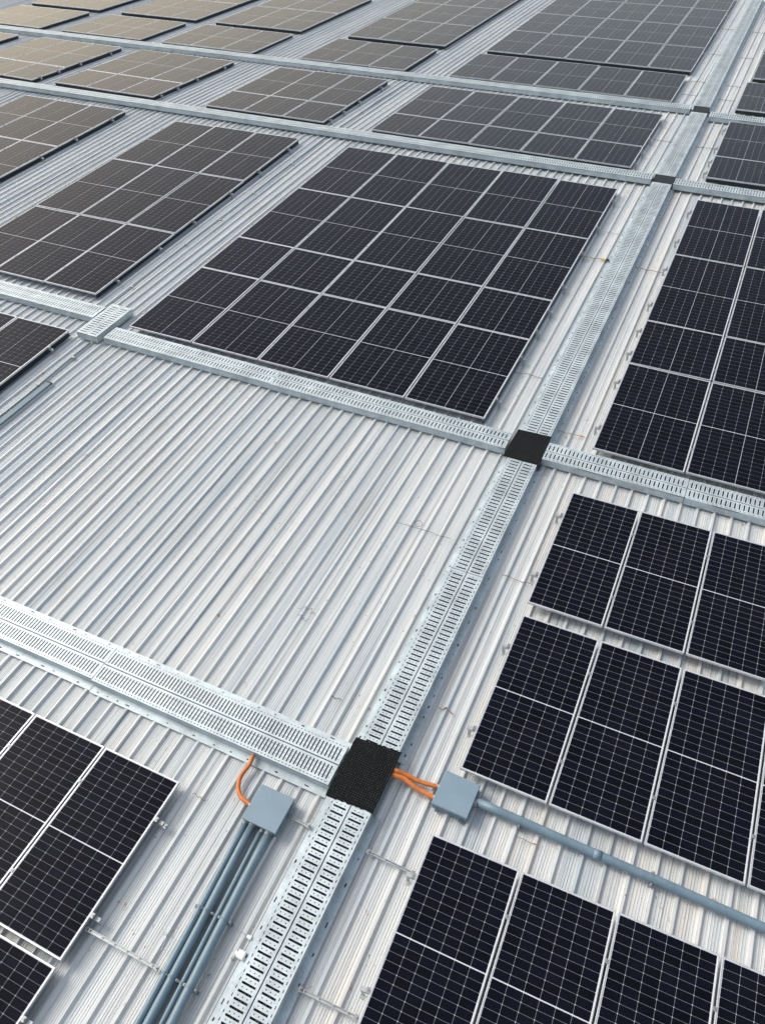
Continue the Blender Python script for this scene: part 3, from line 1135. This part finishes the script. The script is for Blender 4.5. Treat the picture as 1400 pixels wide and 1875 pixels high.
wire('grounding_wire', 'thin wire with orange end just beyond the far black mat', wiggly(9.66, 10.16, 0.37, zw, 6), 0.005, M['rust'], group=GW)
b = MB()
b.box(10.07, 10.14, 0.36, 0.39, zw, zw + 0.014, 0, 0.003)
tag(b.build('cable_end', M['orange']), 'small orange cable end lying near the far black mat', 'cable end')
wire('grounding_wire', 'rusty wire between the tray and upper lower-right panels', wiggly(9.83, 10.33, -3.36, zw, 7), 0.005, M['rust'], group=GW)
wire('grounding_wire', 'short red-brown wire scrap right of the tray above the front mat', wiggly(9.80, 10.02, -5.92, zw, 8, 0.03), 0.007, M['rust'], group=GW)
wire('grounding_wire', 'grey wire right of the central array near its top corner', wiggly(8.36, 9.0, 8.51, zw, 9, 0.01), 0.006, M['strut'], group=GW)
wire('grounding_wire', 'rusty wire scrap below thick conduit', wiggly(11.32, 11.57, -7.17, zw, 10, 0.008), 0.0045, M['rust'], group=GW)
wire('grounding_wire', 'red-brown wire scrap right of the lower left panels', wiggly(7.42, 7.64, -8.33, zw, 11, 0.02), 0.004, M['rust'], group=GW)
for i, (v, w_) in enumerate(((15.4, 'first'), (20.6, 'second'), (22.4, 'third'), (26.6, 'fourth'), (31.2, 'fifth'))):
    wire('grounding_wire', 'thin grey wire left of the far bluish tray, %s from near' % w_, [(x, y, z + zr(v)) for x, y, z in wiggly(8.42, 9.0, v, zw, 20 + i, 0.01)], 0.006, M['plate'], group=GW)
    wire('grounding_wire', 'thin grey wire right of the far bluish tray, %s from near' % w_, [(x, y, z + zr(v)) for x, y, z in wiggly(9.70, 10.25, v - 0.1, zw, 30 + i, 0.01)], 0.006, M['plate'], group=GW)
# bits on the bare roof
GS = 'wire scraps on the bare roof'
wire('wire_scrap', 'long thin dark wire scrap on bare roof left of the tray joint', wiggly(7.86, 8.82, -2.98, zw, 41, 0.012, 9), 0.0035, M['dark'], group=GS)
wire('wire_scrap', 'curled dark wire scrap beside the long thin one on bare roof', [(8.12, -2.86, zw), (8.2, -2.8, zw + .01), (8.27, -2.88, zw), (8.2, -2.95, zw + .01), (8.14, -2.88, zw + .01)], 0.0035, M['dark'], group=GS)
wire('wire_scrap', 'frayed dark wire scrap on the bare roof, left of centre', wiggly(7.22, 7.52, -5.20, zw, 51, 0.045, 12), 0.003, M['dark'], group=GS, n=4)
wire('wire_scrap', 'second frayed wire scrap just below the other on the bare roof', wiggly(7.26, 7.46, -5.36, zw, 52, 0.04, 10), 0.003, M['dark'], group=GS, n=4)
wire('wire_scrap', 'bent wire hook beside the long pale strut', [(8.05, -9.83, zw), (8.09, -9.80, zw + .03), (8.13, -9.88, zw + .03), (8.14, -9.98, zw + .01)], 0.004, M['strut'], group=GS)
wire('wire_scrap', 'small cross-shaped wire scrap above the front mat', wiggly(8.38, 8.55, -6.37, zw, 44, 0.01), 0.005, M['dark'], group=GS)
# white clips at the left edge of the near tray
b = MB()
b.box(8.93, 9.02, -9.69, -9.60, ZT, ZT + 0.05, 0, 0.008)
b.box(8.90, 8.94, -9.67, -9.63, ZT, ZT + 0.025)
tag(b.build('cable_clip', M['white']), 'white clip at the left edge of the nearest tray, bigger one', 'clip')
b = MB()
b.box(8.93, 8.99, -9.475, -9.435, ZT, ZT + 0.03, 0, 0.006)
tag(b.build('cable_clip', M['white']), 'small white clip at the left edge of the nearest tray', 'clip')
wire('tie_wire', 'thin tie wire from conduit clamps to the small white clip', [(8.72, -9.43, zw), (8.8, -9.44, zw + .01), (8.95, -9.45, zw)], 0.003, M['strut'])


# cable lying in the lane between the two big arrays
def cable_run(lab, pts, r, clips):
    t = thing('surface_cable', lab, 'cable', 'cables lying in the lanes between arrays')
    b = MB()
    b.tube([(x, v, ZT + 0.012 + zr(v)) for x, v in pts], r, 6)
    b.build('cable_sheath', M['boxside'], t)
    for x, v in clips:
        c = MB()
        c.box(x - 0.035, x + 0.035, v - 0.03, v + 0.03, ZT + zr(v), ZT + 0.035 + zr(v), 0, 0.006)
        c.build('cable_clip', M['bolt'], t)


cable_run('thin dark cable in lane left of the central array', [(-1.17 + 0.03 * math.sin(v * 1.3), v) for v in [0.8 + 0.5 * k for k in range(22)]], 0.011,
          [(-1.17, 1.6), (-1.2, 3.9), (-1.13, 5.4), (-1.18, 7.2), (-1.15, 9.4)])
cable_run('thin dark cable in the lane beyond the first far crossing', [(-1.2 + 0.03 * math.sin(v * 1.1), v) for v in [12.5 + 0.5 * k for k in range(12)]], 0.012,
          [(-1.2, 14.3), (-1.18, 16.6)])
cable_run('thin dark cable beside the left edge array below the T-shaped crossing', [(-0.52 + 0.02 * math.sin(v * 1.6), v) for v in [-5.5 + 0.4 * k for k in range(13)]], 0.012,
          [(-0.5, -1.3), (-0.52, -2.35)])
t = thing('cable_trunking', 'flat pale trunking ending on the roof near the left edge', 'trunking')
b = MB()
b.box(-0.42, -0.29, -6.5, -2.22, ZT + 0.001, ZT + 0.035, 0, 0.004)
b.build('trunking_body', M['boxside'], t)
b = MB()
b.box(-0.425, -0.285, -2.23, -2.20, ZT + 0.001, ZT + 0.04)
b.build('end_cap', M['dark'], t)
